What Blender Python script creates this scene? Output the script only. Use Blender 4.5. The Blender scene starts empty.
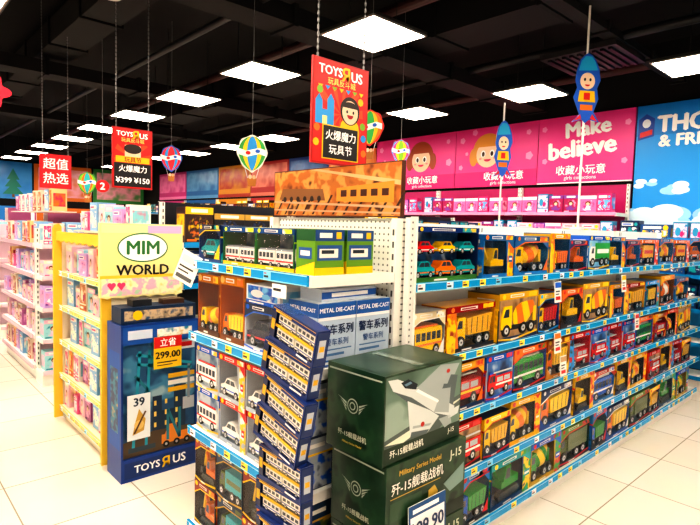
import bpy, math, random
from mathutils import Matrix, Vector
random.seed(7)
SC=bpy.context.scene
COL=SC.collection
def lin(h):
    h=h.lstrip('#'); r=[int(h[i:i+2],16)/255 for i in (0,2,4)]
    return tuple((c/12.92 if c<=.04045 else ((c+.055)/1.055)**2.4) for c in r)+(1,)
MC={}
def mat(h,rough=.4,metal=0,em=0):
    k=('p',h,rough,metal,em)
    if k in MC: return MC[k]
    m=bpy.data.materials.new('paint_'+h); m.use_nodes=True
    b=m.node_tree.nodes['Principled BSDF']; c=lin(h)
    b.inputs['Base Color'].default_value=c; b.inputs['Roughness'].default_value=rough
    b.inputs['Metallic'].default_value=metal
    if em: b.inputs['Emission Color'].default_value=c; b.inputs['Emission Strength'].default_value=em
    MC[k]=m; return m
def pr(cols,scale=14,rough=.28,seed=0):
    """printed illustration: colour patches from noise"""
    k=('n',tuple(cols),scale,seed)
    if k in MC: return MC[k]
    m=bpy.data.materials.new('print'); m.use_nodes=True; nt=m.node_tree
    b=nt.nodes['Principled BSDF']; b.inputs['Roughness'].default_value=rough
    tc=nt.nodes.new('ShaderNodeTexCoord'); mp=nt.nodes.new('ShaderNodeMapping'); mp.inputs['Location'].default_value=(seed*3.1,seed*1.7,seed)
    n=nt.nodes.new('ShaderNodeTexNoise'); n.inputs['Scale'].default_value=scale; n.inputs['Detail'].default_value=2
    r=nt.nodes.new('ShaderNodeValToRGB'); r.color_ramp.interpolation='B_SPLINE' if scale<3 else 'LINEAR'
    e=r.color_ramp.elements; N=len(cols)
    e[0].position=.3; e[0].color=lin(cols[0]); e[1].position=.68; e[1].color=lin(cols[-1])
    for i in range(1,N-1):
        p=.3+.38*i/(N-1)
        x=e.new(p-.02); x.color=lin(cols[i]); x=e.new(p+.05); x.color=lin(cols[i])
    nt.links.new(tc.outputs['Object'],mp.inputs[0]); nt.links.new(mp.outputs[0],n.inputs['Vector'])
    nt.links.new(n.outputs['Fac'],r.inputs[0]); nt.links.new(r.outputs[0],b.inputs['Base Color'])
    MC[k]=m; return m
def perf_mat():
    m=bpy.data.materials.new('perforated_metal'); m.use_nodes=True; nt=m.node_tree; N=nt.nodes; L=nt.links
    b=N['Principled BSDF']; b.inputs['Roughness'].default_value=.4
    tc=N.new('ShaderNodeTexCoord'); sx=N.new('ShaderNodeSeparateXYZ'); L.new(tc.outputs['Object'],sx.inputs[0])
    def f(o):
        a=N.new('ShaderNodeMath'); a.operation='MULTIPLY'; a.inputs[1].default_value=1/.026; L.new(o,a.inputs[0])
        c=N.new('ShaderNodeMath'); c.operation='FRACT'; L.new(a.outputs[0],c.inputs[0])
        d=N.new('ShaderNodeMath'); d.operation='SUBTRACT'; d.inputs[1].default_value=.5; L.new(c.outputs[0],d.inputs[0])
        e=N.new('ShaderNodeMath'); e.operation='POWER'; e.inputs[1].default_value=2; 
        g=N.new('ShaderNodeMath'); g.operation='ABSOLUTE'; L.new(d.outputs[0],g.inputs[0]); L.new(g.outputs[0],e.inputs[0]); return e.outputs[0]
    s=N.new('ShaderNodeMath'); s.operation='ADD'; L.new(f(sx.outputs[0]),s.inputs[0]); L.new(f(sx.outputs[2]),s.inputs[1])
    lt=N.new('ShaderNodeMath'); lt.operation='LESS_THAN'; lt.inputs[1].default_value=.03; L.new(s.outputs[0],lt.inputs[0])
    mx=N.new('ShaderNodeMix'); mx.data_type='RGBA'; L.new(lt.outputs[0],mx.inputs['Factor'])
    mx.inputs['A'].default_value=lin('#e8e6e0'); mx.inputs['B'].default_value=lin('#6a6a6a'); L.new(mx.outputs['Result'],b.inputs['Base Color'])
    return m
def tile_mat():
    m=bpy.data.materials.new('floor_tiles'); m.use_nodes=True; nt=m.node_tree; N=nt.nodes; L=nt.links
    b=N['Principled BSDF']; b.inputs['Roughness'].default_value=.18
    tc=N.new('ShaderNodeTexCoord'); br=N.new('ShaderNodeTexBrick'); br.offset=0; br.squash=1
    br.inputs['Scale'].default_value=1; br.inputs['Brick Width'].default_value=.6; br.inputs['Row Height'].default_value=.6
    br.inputs['Mortar Size'].default_value=.004; br.inputs['Color1'].default_value=lin('#e8e1d6'); br.inputs['Color2'].default_value=lin('#e2dacd'); br.inputs['Mortar'].default_value=lin('#a09888')
    n=N.new('ShaderNodeTexNoise'); n.inputs['Scale'].default_value=3; n.inputs['Detail'].default_value=4
    mx=N.new('ShaderNodeMix'); mx.data_type='RGBA'; mx.blend_type='MULTIPLY'; mx.inputs['Factor'].default_value=.1
    L.new(tc.outputs['Object'],br.inputs['Vector']); L.new(tc.outputs['Object'],n.inputs['Vector'])
    L.new(br.outputs['Color'],mx.inputs['A']); L.new(n.outputs['Color'],mx.inputs['B']); L.new(mx.outputs['Result'],b.inputs['Base Color'])
    return m
def pane_mat():
    m=bpy.data.materials.new('clear_window'); m.use_nodes=True; nt=m.node_tree; N=nt.nodes; L=nt.links
    for x in list(N): N.remove(x)
    o=N.new('ShaderNodeOutputMaterial'); t=N.new('ShaderNodeBsdfTransparent'); g=N.new('ShaderNodeBsdfGlossy'); g.inputs['Roughness'].default_value=.1
    nz=N.new('ShaderNodeTexNoise'); nz.inputs['Scale'].default_value=14; bp=N.new('ShaderNodeBump'); bp.inputs['Strength'].default_value=.3; bp.inputs['Distance'].default_value=.02
    L.new(nz.outputs['Fac'],bp.inputs['Height']); L.new(bp.outputs['Normal'],g.inputs['Normal'])
    mx=N.new('ShaderNodeMixShader'); mx.inputs[0].default_value=.12
    L.new(t.outputs[0],mx.inputs[1]); L.new(g.outputs[0],mx.inputs[2]); L.new(mx.outputs[0],o.inputs[0]); return m
PERF=perf_mat(); PANE=pane_mat()
W='#f2efe8'; K='#0c0c0e'
TC={}
def tgeo(s):
    if s in TC: return TC[s]
    cu=bpy.data.curves.new('t','FONT'); cu.body=s; cu.size=1; cu.resolution_u=2
    ob=bpy.data.objects.new('t',cu); COL.objects.link(ob)
    dg=bpy.context.evaluated_depsgraph_get(); dg.update(); ev=ob.evaluated_get(dg); me=ev.to_mesh()
    v=[(p.co.x,p.co.y) for p in me.vertices]; f=[tuple(p.vertices) for p in me.polygons]
    ev.to_mesh_clear(); bpy.data.objects.remove(ob); bpy.data.curves.remove(cu)
    if not v: v=[(0,0)]; f=[]
    xs=[a[0] for a in v]; ys=[a[1] for a in v]
    TC[s]=(v,f,min(xs),max(xs),min(ys),max(ys)); return TC[s]
class MB:
    def __init__(s): s.v=[];s.f=[];s.m=[];s.mats=[]
    def mi(s,m):
        if isinstance(m,str): m=mat(m)
        if m not in s.mats: s.mats.append(m)
        return s.mats.index(m)
    def add(s,vs,fs,m):
        o=len(s.v); i=s.mi(m); s.v.extend(tuple(p) for p in vs)
        for f in fs: s.f.append(tuple(o+a for a in f)); s.m.append(i)
    def box(s,x0,x1,y0,y1,z0,z1,m):
        s.add([(x0,y0,z0),(x1,y0,z0),(x1,y1,z0),(x0,y1,z0),(x0,y0,z1),(x1,y0,z1),(x1,y1,z1),(x0,y1,z1)],
        [(0,3,2,1),(4,5,6,7),(0,1,5,4),(1,2,6,5),(2,3,7,6),(3,0,4,7)],m)
    def prism(s,p,y0,y1,m):
        n=len(p); vs=[(a,y0,b) for a,b in p]+[(a,y1,b) for a,b in p]
        s.add(vs,[tuple(range(n)),tuple(range(2*n-1,n-1,-1))]+[((i+1)%n,i,n+i,n+(i+1)%n) for i in range(n)],m)
    def cyl(s,a,b,r,m,n=14,r2=None):
        a=Vector(a);b=Vector(b);r2=r if r2 is None else r2
        d=(b-a).normalized(); q=d.orthogonal().normalized(); w=d.cross(q); vs=[]
        for c,rr in((a,r),(b,r2)):
            for i in range(n):
                t=2*math.pi*i/n; vs.append(tuple(c+q*math.cos(t)*rr+w*math.sin(t)*rr))
        s.add(vs,[tuple(range(n-1,-1,-1)),tuple(range(n,2*n))]+[(i,(i+1)%n,n+(i+1)%n,n+i) for i in range(n)],m)
    def rf(s,x0,x1,z0,z1,m,y=-.001): s.add([(x0,y,z0),(x1,y,z0),(x1,y,z1),(x0,y,z1)],[(0,1,2,3)],m)
    def rl(s,y0,y1,z0,z1,m,x=-.001): s.add([(x,y1,z0),(x,y0,z0),(x,y0,z1),(x,y1,z1)],[(0,1,2,3)],m)
    def rr(s,y0,y1,z0,z1,m,x): s.add([(x,y0,z0),(x,y1,z0),(x,y1,z1),(x,y0,z1)],[(0,1,2,3)],m)
    def pf(s,pts,m,y=-.001): s.add([(a,y,b) for a,b in pts],[tuple(range(len(pts)))],m)
    def disc(s,cx,cz,rx,rz,m,y=-.001,n=24,a0=0,a1=360):
        s.pf([(cx+rx*math.cos(math.radians(a0+(a1-a0)*i/n)),cz+rz*math.sin(math.radians(a0+(a1-a0)*i/n))) for i in range(n if a1-a0==360 else n+1)],m,y)
    def text(s,t,cx,cz,h,m,y=-.002,w=None,off=.015,side='f',rot=0,cy=0,fixh=False):
        v,f,x0,x1,y0,y1=tgeo(t)
        k=h/(y1-y0 if y1>y0 else 1); kx=k
        if w is not None:
            kx=w/(x1-x0)
            if not fixh: k=kx=min(k,kx)
        c,sn=math.cos(math.radians(rot)),math.sin(math.radians(rot))
        sh=[(0,0),(1,0),(-1,0),(0,.6),(0,-.6)] if off>0 else [(0,0)]
        for j,(dx,dy) in enumerate(sh):
            vs=[]; yy=y-.00008*j
            for a,b in v:
                a=(a-(x0+x1)/2+dx*off)*kx; b=(b-(y0+y1)/2+dy*off)*k
                a,b=a*c-b*sn,a*sn+b*c
                vs.append((cx+a,yy,cz+b) if side=='f' else (yy,cy-a,cz+b))
            s.add(vs,f,m)
    def merge(s,o,dx,dy,dz,sx=1,sy=1,sz=1):
        b=len(s.v); s.v+=[((a+dx)*sx,(q+dy)*sy,(c+dz)*sz) for a,q,c in o.v]
        for ff,mi in zip(o.f,o.m): s.f.append(tuple(b+i for i in ff)); s.m.append(s.mi(o.mats[mi]))
    def mesh(s,name):
        me=bpy.data.meshes.new(name); me.from_pydata(s.v,[],s.f)
        for m in s.mats: me.materials.append(m)
        me.polygons.foreach_set('material_index',s.m); me.update(); return me
def Mx(x,y,z,rz=0,rx=0,ry=0):
    return Matrix.Translation((x,y,z))@Matrix.Rotation(math.radians(rz),4,'Z')@Matrix.Rotation(math.radians(rx),4,'X')@Matrix.Rotation(math.radians(ry),4,'Y')
def obj(name,data,parent=None,M=None,label=None,cat=None,group=None,kind=None):
    o=bpy.data.objects.new(name,data); COL.objects.link(o)
    if parent: o.parent=parent
    if M is not None: 
        if parent: o.matrix_local=M
        else: o.matrix_world=M
    if label: o['label']=label
    if cat and not parent: o['category']=cat
    if group: o['group']=group
    if kind: o['kind']=kind
    return o
def spawn(tp,M,label=None,group=None):
    root=obj(tp['name'],tp.get('mesh'),None,M,label or tp['label'],tp['cat'],group)
    L=[]
    for nm,me,loc,pi in tp['parts']:
        L.append(obj(nm,me,root if pi is None else L[pi],Matrix.Translation(loc)))
    return root
# ---------- room
def struct(name,x0,x1,y0,y1,z0,z1,m):
    b=MB(); b.box(x0,x1,y0,y1,z0,z1,m); return obj(name,b.mesh(name),kind='structure',label=name.replace('_',' '))
struct('floor',-3,6.9,-3,17.1,-.1,0,tile_mat())
struct('ceiling',-3,6.9,-3,17.1,3.8,3.9,mat('#040303',.95))
struct('wall_right',6.8,6.9,-3,17,0,3.8,mat('#0c0b0c',.9))
struct('wall_back',-3,6.8,17,17.1,0,3.8,mat('#15141a',.9))
struct('wall_left',-3.1,-3,-3,17,0,3.8,mat('#c8c0b8',.8))
struct('wall_front',-3,6.8,-3.1,-3,0,3.8,mat('#c8c0b8',.8))
# ---------- lights
b=MB(); b.box(-.29,.29,-.29,.29,.008,.03,mat('#2a2826'))
for a,c,d,e in((-.29,.29,-.29,-.275),(-.29,.29,.275,.29),(-.29,-.275,-.275,.275),(.275,.29,-.275,.275)): b.box(a,c,d,e,-.004,.008,mat('#8a8680'))
fr=b.mesh('frame')
b=MB(); b.box(-.274,.274,-.274,.274,-.002,.006,mat('#fff0dc',.5,0,25)); dif=b.mesh('diffuser')
b=MB(); b.cyl((0,0,.03),(0,0,.74),.004,mat('#181818'),6); hang=b.mesh('rod')
LT=dict(name='ceiling_light',cat='ceiling light',label='square white LED ceiling panel glowing under the black ceiling',parts=[('frame',fr,(0,0,0),None),('diffuser',dif,(0,0,0),None),('suspension_rod',hang,(-.25,0,0),None),('suspension_rod',hang,(.25,0,0),None)])
for X in (.5,2.93,5.28):
    for k in range(-2,10): spawn(LT,Mx(X,1.43+1.55*k,3.06),group='ceiling panel lights')
for k in range(-1,4): spawn(LT,Mx(-1.6,1.43+1.55*k,3.06),group='ceiling panel lights')
dk=mat('#070606',.9); dk2=mat('#0a0808',.85)
def duct(name,a,bb,w,h,label,z):
    m=MB(); (x0,y0),(x1,y1)=a,bb
    m.box(min(x0,x1)-(w/2 if x0==x1 else 0),max(x0,x1)+(w/2 if x0==x1 else 0),min(y0,y1)-(w/2 if y0==y1 else 0),max(y0,y1)+(w/2 if y0==y1 else 0),z,z+h,dk2)
    n=int(max(abs(x1-x0),abs(y1-y0))/1.0)
    for i in range(n+1):
        t=i/max(n,1); cx=x0+(x1-x0)*t; cy=y0+(y1-y0)*t
        if x0==x1: m.box(x0-w/2-.02,x0+w/2+.02,cy-.02,cy+.02,z-.02,z+h+.02,dk)
        else: m.box(cx-.02,cx+.02,y0-w/2-.02,y0+w/2+.02,z-.02,z+h+.02,dk)
    obj(name,m.mesh(name),label=label,kind='structure')
duct('trim_1',(4.2,-2),(4.2,16.8),.5,.3,'dark ventilation duct',3.38)
duct('trim_2',(1.7,-2),(1.7,16.8),.35,.25,'dark ventilation duct',3.42)
duct('trim_3',(-2.5,3.7),(6.7,3.7),.3,.14,'dark cable tray',3.2)
duct('trim_4',(-2.5,6.9),(6.7,6.9),.3,.14,'dark cable tray',3.2)
duct('trim_5',(-2.5,2.0),(6.7,2.0),.12,.06,'dark strut channel',3.3)
duct('trim_6',(-2.5,9.9),(6.7,9.9),.3,.14,'dark cable tray',3.2)
for i,(x,z,r) in enumerate([(2.3,3.3,.03),(3.5,3.5,.05),(5.0,3.35,.04),(6.2,3.4,.05),(.9,3.3,.03)]):
    m=MB(); m.cyl((x,-2.9,z),(x,16.9,z),r,mat('#3a1410' if i%2 else '#101012',.5),12)
    obj('pipe',m.mesh('pipe'),label='thin dark pipe running under the black ceiling',cat='pipe',group='ceiling pipes')
m=MB(); m.box(-.35,.35,-.35,.35,0,.05,'#2b2b2c')
for i in range(9): m.box(-.31,.31,-.3+i*.07,-.27+i*.07,-.02,0,'#0c0c0c')
obj('air_vent',m.mesh('air_vent'),None,Mx(5.2,2.3,3.24),'dark louvred square air vent under the black ceiling','air vent')
m=MB(); m.cyl((0,0,0),(0,0,.06),.09,mat('#c8c6c0'),20); m.cyl((0,0,-.03),(0,0,0),.05,mat('#c8c6c0'),20,.085); m.cyl((0,0,.06),(0,0,.84),.006,mat('#444444'),8)
cam_me=m.mesh('ceiling_camera')
for x,y,z in ((1.15,3.4,2.95),(.7,2.6,2.95)):
    obj('security_camera',cam_me,None,Mx(x,y,z),'small white dome security camera hanging from ceiling','security camera',group='dome cameras')
# ---------- shelving
def shelf_unit(Wd,D,levels,H,M,label,body=W,rail='#129ad8',back=None,name='shelving_unit',group=None,tags=True):
    r=obj(name,None,None,M,label,'shelf',group)
    bm=mat(body,.4)
    m=MB(); m.box(0,Wd,.03,D,0,levels[0]-.02,bm); obj('base',m.mesh('base'),r)
    m=MB(); m.box(0,Wd,D-.02,D,levels[0],H,back or bm); obj('back_panel',m.mesh('back_panel'),r)
    m=MB(); m.box(0,.03,D-.06,D-.021,levels[0],H,bm)
    for i in range(int((H-levels[0])/.05)): m.rf(.01,.02,levels[0]+.02+i*.05,levels[0]+.045+i*.05,'#555555',D-.061)
    um=m.mesh('upright'); obj('upright',um,r); obj('upright',um,r,Matrix.Translation((Wd-.03,0,0)))
    m=MB(); m.box(0.002,Wd-.002,0,D-.062,-.018,0,bm); m.box(0.002,.01,0,D-.062,-.04,-.018,bm); m.box(Wd-.01,Wd-.002,0,D-.062,-.04,-.018,bm)
    sm=m.mesh('shelf')
    m=MB(); m.box(0,Wd,-.012,-.001,-.034,.006,mat(rail,.22))
    if tags:
        x=.03; rr=random.Random(3)
        while x<Wd-.07:
            m.rf(x,x+.05,-.029,.001,rr.choice(['#ffffff','#f4f4f4','#d8ecf8','#7fd4f5','#ffe94d']),-.013)
            m.rf(x+.004,x+.034,-.022,-.014,'#20242c',-.0135); m.rf(x+.004,x+.022,-.008,-.004,'#c03030',-.0135)
            x+=rr.choice([.14,.2,.26,.12])
        m.rf(0,Wd,.001,.005,'#9ae4fa',-.0133)
    m.rf(0,Wd,-.033,-.029,'#9ae4fa' if tags else rail,-.0133)
    rm=m.mesh('price_rail')
    for z in levels:
        s=obj('shelf',sm,r,Matrix.Translation((0,0,z)))
        obj('price_rail',rm,s)
    return r
def wheel_mb(r,t=.07):
    m=MB(); m.cyl((0,0,0),(0,t,0),r,mat('#151515',.6),14); m.cyl((0,-.002,0),(0,.01,0),r*.55,mat('#d8d8d8',.3,.3),10); m.cyl((0,-.004,0),(0,.01,0),r*.2,mat('#444444'),6)
    return m
GL='#1b2c3c'
def vehicle(kind,c,c2):
    m=MB(); wd=.36; wh=[]; y=-.002
    if kind=='bus':
        m.prism([(0,.1),(1,.1),(1,.42),(.97,.5),(.04,.5),(0,.4)],0,wd,mat(c,.25))
        for i in range(5): m.rf(.16+i*.165,.29+i*.165,.28,.42,GL,y)
        m.rf(.02,.12,.22,.42,GL,y); m.rf(0,1,.19,.23,c2,y); m.box(.1,.9,.04,wd-.04,.5,.53,c2)
        m.rl(.04,wd-.04,.26,.44,GL,-.004); wh=[(.2,.1),(.8,.1)]
    elif kind=='dump':
        m.box(.02,1,.06,wd-.06,.1,.17,'#222222')
        m.prism([(0,.13),(.28,.13),(.28,.5),(.09,.5),(0,.32)],.02,wd-.02,mat(c,.25))
        m.pf([(.06,.32),(.2,.32),(.2,.45),(.11,.45)],GL,.018); m.rl(.05,wd-.05,.16,.2,c2,-.002)
        m.prism([(.33,.2),(.93,.2),(1.0,.52),(.29,.48)],0,wd,mat(c2,.3))
        for i in range(4): m.pf([(.4+i*.15,.22),(.42+i*.15,.22),(.43+i*.15,.48),(.41+i*.15,.48)],K,y)
        wh=[(.14,.1),(.62,.1),(.84,.1)]
    elif kind=='mixer':
        m.box(.02,1,.06,wd-.06,.1,.18,'#222222')
        m.prism([(0,.13),(.27,.13),(.27,.5),(.07,.5),(0,.32)],.02,wd-.02,mat(c,.25))
        m.pf([(.05,.32),(.2,.32),(.2,.45),(.1,.45)],GL,.018)
        pts=[(.32,.28,.09),(.42,.3,.17),(.58,.34,.2),(.75,.41,.15),(.9,.48,.08)]
        for i in range(4):
            a=pts[i];d=pts[i+1]; m.cyl((a[0],wd/2,a[1]),(d[0],wd/2,d[1]),a[2],mat(c2 if i%2 else c,.3),16,d[2])
        m.box(.88,.96,.08,wd-.08,.18,.44,c); wh=[(.14,.1),(.6,.1),(.83,.1)]
    elif kind=='fire':
        m.box(.3,1,0,wd,.12,.4,mat(c,.2)); m.prism([(0,.12),(.29,.12),(.29,.46),(.05,.46),(0,.3)],0,wd,mat(c,.2))
        m.pf([(.04,.29),(.13,.29),(.13,.42),(.07,.42)],GL,y); m.rf(.16,.26,.29,.42,GL,y); m.rf(.3,1,.2,.24,c2,y); m.rf(.35,.6,.27,.37,'#b9bcc0',y); m.rf(.65,.9,.27,.37,'#b9bcc0',y)
        m.box(.06,.2,.08,wd-.08,.46,.5,'#1a5fd0')
        for yy in(.1,wd-.12): m.box(.2,1.0,yy,yy+.02,.46,.49,'#dddddd')
        for i in range(9): m.box(.24+i*.085,.255+i*.085,.12,wd-.12,.465,.485,'#dddddd')
        wh=[(.15,.1),(.75,.1)]
    elif kind=='digger':
        for q in(0,wd-.1): m.prism([(.3,0),(.85,0),(.92,.05),(.92,.11),(.86,.16),(.3,.16),(.24,.1),(.24,.05)],q,q+.1,mat('#1a1a1a'))
        m.box(.4,.98,.05,wd-.05,.17,.3,mat(c,.25)); m.prism([(.42,.3),(.66,.3),(.66,.54),(.5,.54)],.02,wd-.12,mat(c,.25)); m.pf([(.47,.33),(.63,.33),(.63,.5),(.52,.5)],GL,.018)
        m.prism([(.45,.26),(.4,.3),(.18,.58),(.24,.62)],.14,.22,mat(c)); m.prism([(.16,.62),(.24,.62),(.12,.2),(.06,.22)],.15,.21,mat(c2))
        m.prism([(.0,.06),(.16,.1),(.14,.24),(.04,.24)],.08,.28,mat('#333333'))
    elif kind=='car':
        m.prism([(0,.1),(1,.1),(1,.26),(.84,.31),(.7,.45),(.32,.45),(.18,.3),(0,.25)],0,wd,mat(c,.18))
        m.pf([(.24,.31),(.48,.31),(.48,.42),(.34,.42)],GL,y); m.pf([(.51,.31),(.76,.31),(.68,.42),(.51,.42)],GL,y); m.rf(0,1,.15,.18,c2,y); m.rl(.05,wd-.05,.17,.22,'#eeeeee',-.003)
        wh=[(.2,.1),(.8,.1)]
    elif kind=='cargo':
        m.box(.02,1,.06,wd-.06,.1,.17,'#222222'); m.prism([(0,.13),(.24,.13),(.24,.46),(.06,.46),(0,.3)],.02,wd-.02,mat(c,.25)); m.pf([(.05,.3),(.17,.3),(.17,.42),(.09,.42)],GL,.018)
        m.box(.28,1,0,wd,.18,.54,mat(c2,.3)); m.rf(.34,.94,.3,.4,c,y); wh=[(.13,.1),(.6,.1),(.84,.1)]
    elif kind=='train':
        m.box(.0,.48,0,wd,.06,.3,mat(c,.25)); m.box(.52,1,0,wd,.06,.3,mat(c,.25)); m.box(.47,.53,.1,wd-.1,.08,.16,'#333333')
        for i in range(8): m.rf(.03+(i%4)*.11+(i//4)*.52,.11+(i%4)*.11+(i//4)*.52,.17,.26,GL,y)
        for q in(0,.52): m.rf(q,q+.48,.1,.13,c2,y); m.box(q,q+.48,.03,wd-.03,.3,.33,'#8a8f98')
        wh=[(.1,.045),(.38,.045),(.62,.045),(.9,.045)]
    return m,wh
TCH={}
NAMES={'bus':'bus','dump':'dump truck','mixer':'cement mixer','fire':'fire engine','digger':'excavator','car':'car','cargo':'cargo truck','train':'train'}
CN={'#f5c400':'yellow','#ffd000':'yellow','#f2b800':'yellow','#d81e1e':'red','#e02020':'red','#1d62c9':'blue','#2f9e3b':'green','#f07a12':'orange','#f2efe8':'white','#eeeeee':'white','#0c0c0e':'black','#7a4a20':'brown','#5c6b35':'olive','#16a0a8':'teal','#e860a0':'pink'}
def vparts(ps,kind,c,c2,L,dep,ox,oy,oz,parts,Lz=None,pname=None):
    Lz=Lz or L
    vm,wh=vehicle(kind,c,c2); wr=.1 if kind!='train' else .045
    m2=MB(); m2.merge(vm,0,0,0,L,dep,Lz)
    q=wheel_mb(wr,.06)
    if wh and not parts:
        for x,z in wh:
            for yy in(-.01,.31): m2.merge(q,x,yy,z,L,dep,Lz)
    i=len(ps)
    ps.append((pname or 'toy_'+NAMES[kind].replace(' ','_'),m2.mesh('toy_vehicle'),(ox,oy,oz),None))
    if wh and parts:
        w2=MB(); w2.merge(q,0,0,0,L,dep,Lz); wm=w2.mesh('wheel')
        for x,z in wh:
            for yy in(-.01,.31): ps.append(('wheel',wm,(x*L,yy*dep,z*Lz),i))
def wbox(w,h,d,frame,header,kind,c,c2,back=('#7ec3ea','#d9eef8','#f4d36b'),parts=True,low=None,acc='#f5c400',sc=None,lay=0,n=1):
    k=(w,h,d,frame,header,kind,c,c2,back,parts,low,acc,sc,lay,n)
    if k in TCH: return TCH[k]
    low=low or frame; t=.004; hz=h*(.14 if lay!=3 else .1); lz=h*.09; sd=len(TCH)%6
    m=MB(); f=mat(frame,.3); bd=min(d,.12)
    wx0=.006; wx1=w-.006
    if lay==1: wx1=w*.8
    if lay==2: wx0=w*.17
    m.box(0,w,bd,d,0,h,f); m.box(0,t,t,bd,0,h,f); m.box(w-t,w,t,bd,0,h,f); m.box(t,w-t,t,bd,0,t,f); m.box(t,w-t,t,bd,h-t,h,f)
    m.box(0,w,0,t,0,lz,mat(low,.3)); m.box(0,w,0,t,h-hz,h,mat(header,.25)); m.box(0,wx0,0,t,lz,h-hz,f); m.box(wx1,w,0,t,lz,h-hz,f)
    if lay==5: m.rf(wx0,wx1,lz,h-hz,pr(back,10,seed=sd),.002)
    m.rf(t,w-t,t+.001,h-t,pr(back,10,seed=sd),bd-.001)
    art=pr((header,c,acc,low),16,seed=sd)
    if lay==1: m.rf(wx1,w,0,h-hz,art); m.pf([(wx1,h-hz),(wx1-.02,h-hz),(wx1,lz)],frame,-.0012); m.rf(wx1+.01,w-.01,h*.35,h*.5,header,-.0015); m.rf(wx1+.015,w-.015,h*.4,h*.45,'#f2efe8',-.002)
    if lay==2: m.rf(0,wx0,0,h-hz,art); m.pf([(wx0,h-hz),(wx0,lz),(wx0+.025,lz)],acc,-.0012); m.disc(wx0*.5,h*.3,wx0*.3,wx0*.3,c,-.0015,14)
    if lay in(0,5): m.pf([(0,lz),(w*.35,lz*.4),(w,lz*1.5),(w,0),(0,0)],acc,-.0012); m.pf([(0,lz*.6),(w*.35,0),(w,lz*1.0),(w,0),(0,0)],low,-.0016)
    if lay in(0,4): m.pf([(0,h),(0,h-hz*2.1),(w*.28,h-hz*1.05),(w,h-hz*.9),(w,h)],header,-.0013); m.pf([(0,h-hz*2.1),(w*.28,h-hz*1.05),(w,h-hz*.9),(w,h-hz*1.08),(w*.28,h-hz*1.25),(0,h-hz*2.35)],acc,-.0014)
    if lay in(1,4): m.pf([(w,h),(w,h-hz*2.4),(w*.8,h-hz*1.1),(w*.4,h-hz*.95),(w*.4,h)],header,-.0013)
    if lay==4: m.pf([(wx0,lz),(wx0+.05,lz),(wx0,lz+.05)],low,-.0013); m.pf([(wx1,lz),(wx1,lz+.07),(wx1-.05,lz)],acc,-.0013)
    m.disc(w*.1,h-hz/2,hz*.46,hz*.38,acc,-.0018,16); m.rf(w*.25,w*.6,h-hz*.72,h-hz*.28,'#f0ece4',-.0018); m.rf(w*.27,w*.56,h-hz*.62,h-hz*.4,header if header!='#ffffff' else '#1d62c9',-.0022)
    m.rf(w*.72,w*.95,h-hz*.85,h-hz*.12,art,-.0018); m.rf(w*.3,w*.5,lz*.25,lz*.6,'#f0ece4',-.002)
    for fn,x in((m.rl,-.001),(m.rr,w+.001)):
        fn(d*.03,d*.97,h*.02,h*.66,pr((frame,header,c,acc),16,seed=sd),x); fn(0,d,h*.7,h*.98,header,x); fn(d*.15,d*.7,h*.8,h*.88,'#f0ece4',x*1.0+(.0005 if x>0 else -.0005)); fn(0,d,h*.66,h*.7,acc,x)
    ps=[('carton',m.mesh('carton'),(0,0,0),None)]
    ww=(wx1-wx0)/n; hh=h-lz-hz
    L=min(ww*.95,hh*2.1) if sc is None else ww*sc
    dep=min(L*1.0,(bd-.01)/.38)
    Lz=min(L*1.15,hh*1.72)
    if lay==5: vparts(ps,kind,c,c2,L,.02,wx0+(ww-L)/2,-.006,lz+.004,False,Lz*.95,'printed_picture')
    else:
        for i in range(n):
            vparts(ps,kind,c if i%2==0 else c2,c2 if i%2==0 else c,L,dep,wx0+ww*i+(ww-L)/2,.006,lz*.5+.004,parts,Lz)
    if lay==3:
        for i in range(n): vparts(ps,'car',['#d81e1e','#f5c400','#16a0a8'][i%3],'#f2efe8',L*.85,dep,wx0+ww*i+(ww-L*.85)/2,.006,h*.5,False)
    if parts and lay!=5:
        q=MB(); q.rf(wx0,wx1,lz,h-hz,PANE,.001); ps.append(('window_pane',q.mesh('window_pane'),(0,0,0),None))
    cn=CN.get(c,'coloured')
    lab=f'{cn} toy {NAMES[kind]} in a clear-fronted carton on a shelf' if lay!=5 else f'closed carton printed with a {cn} toy {NAMES[kind]}'
    TCH[k]=dict(name='toy_vehicle_box',cat='boxed toy',w=w,h=h,d=d,label=lab,parts=ps)
    return TCH[k]
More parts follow.
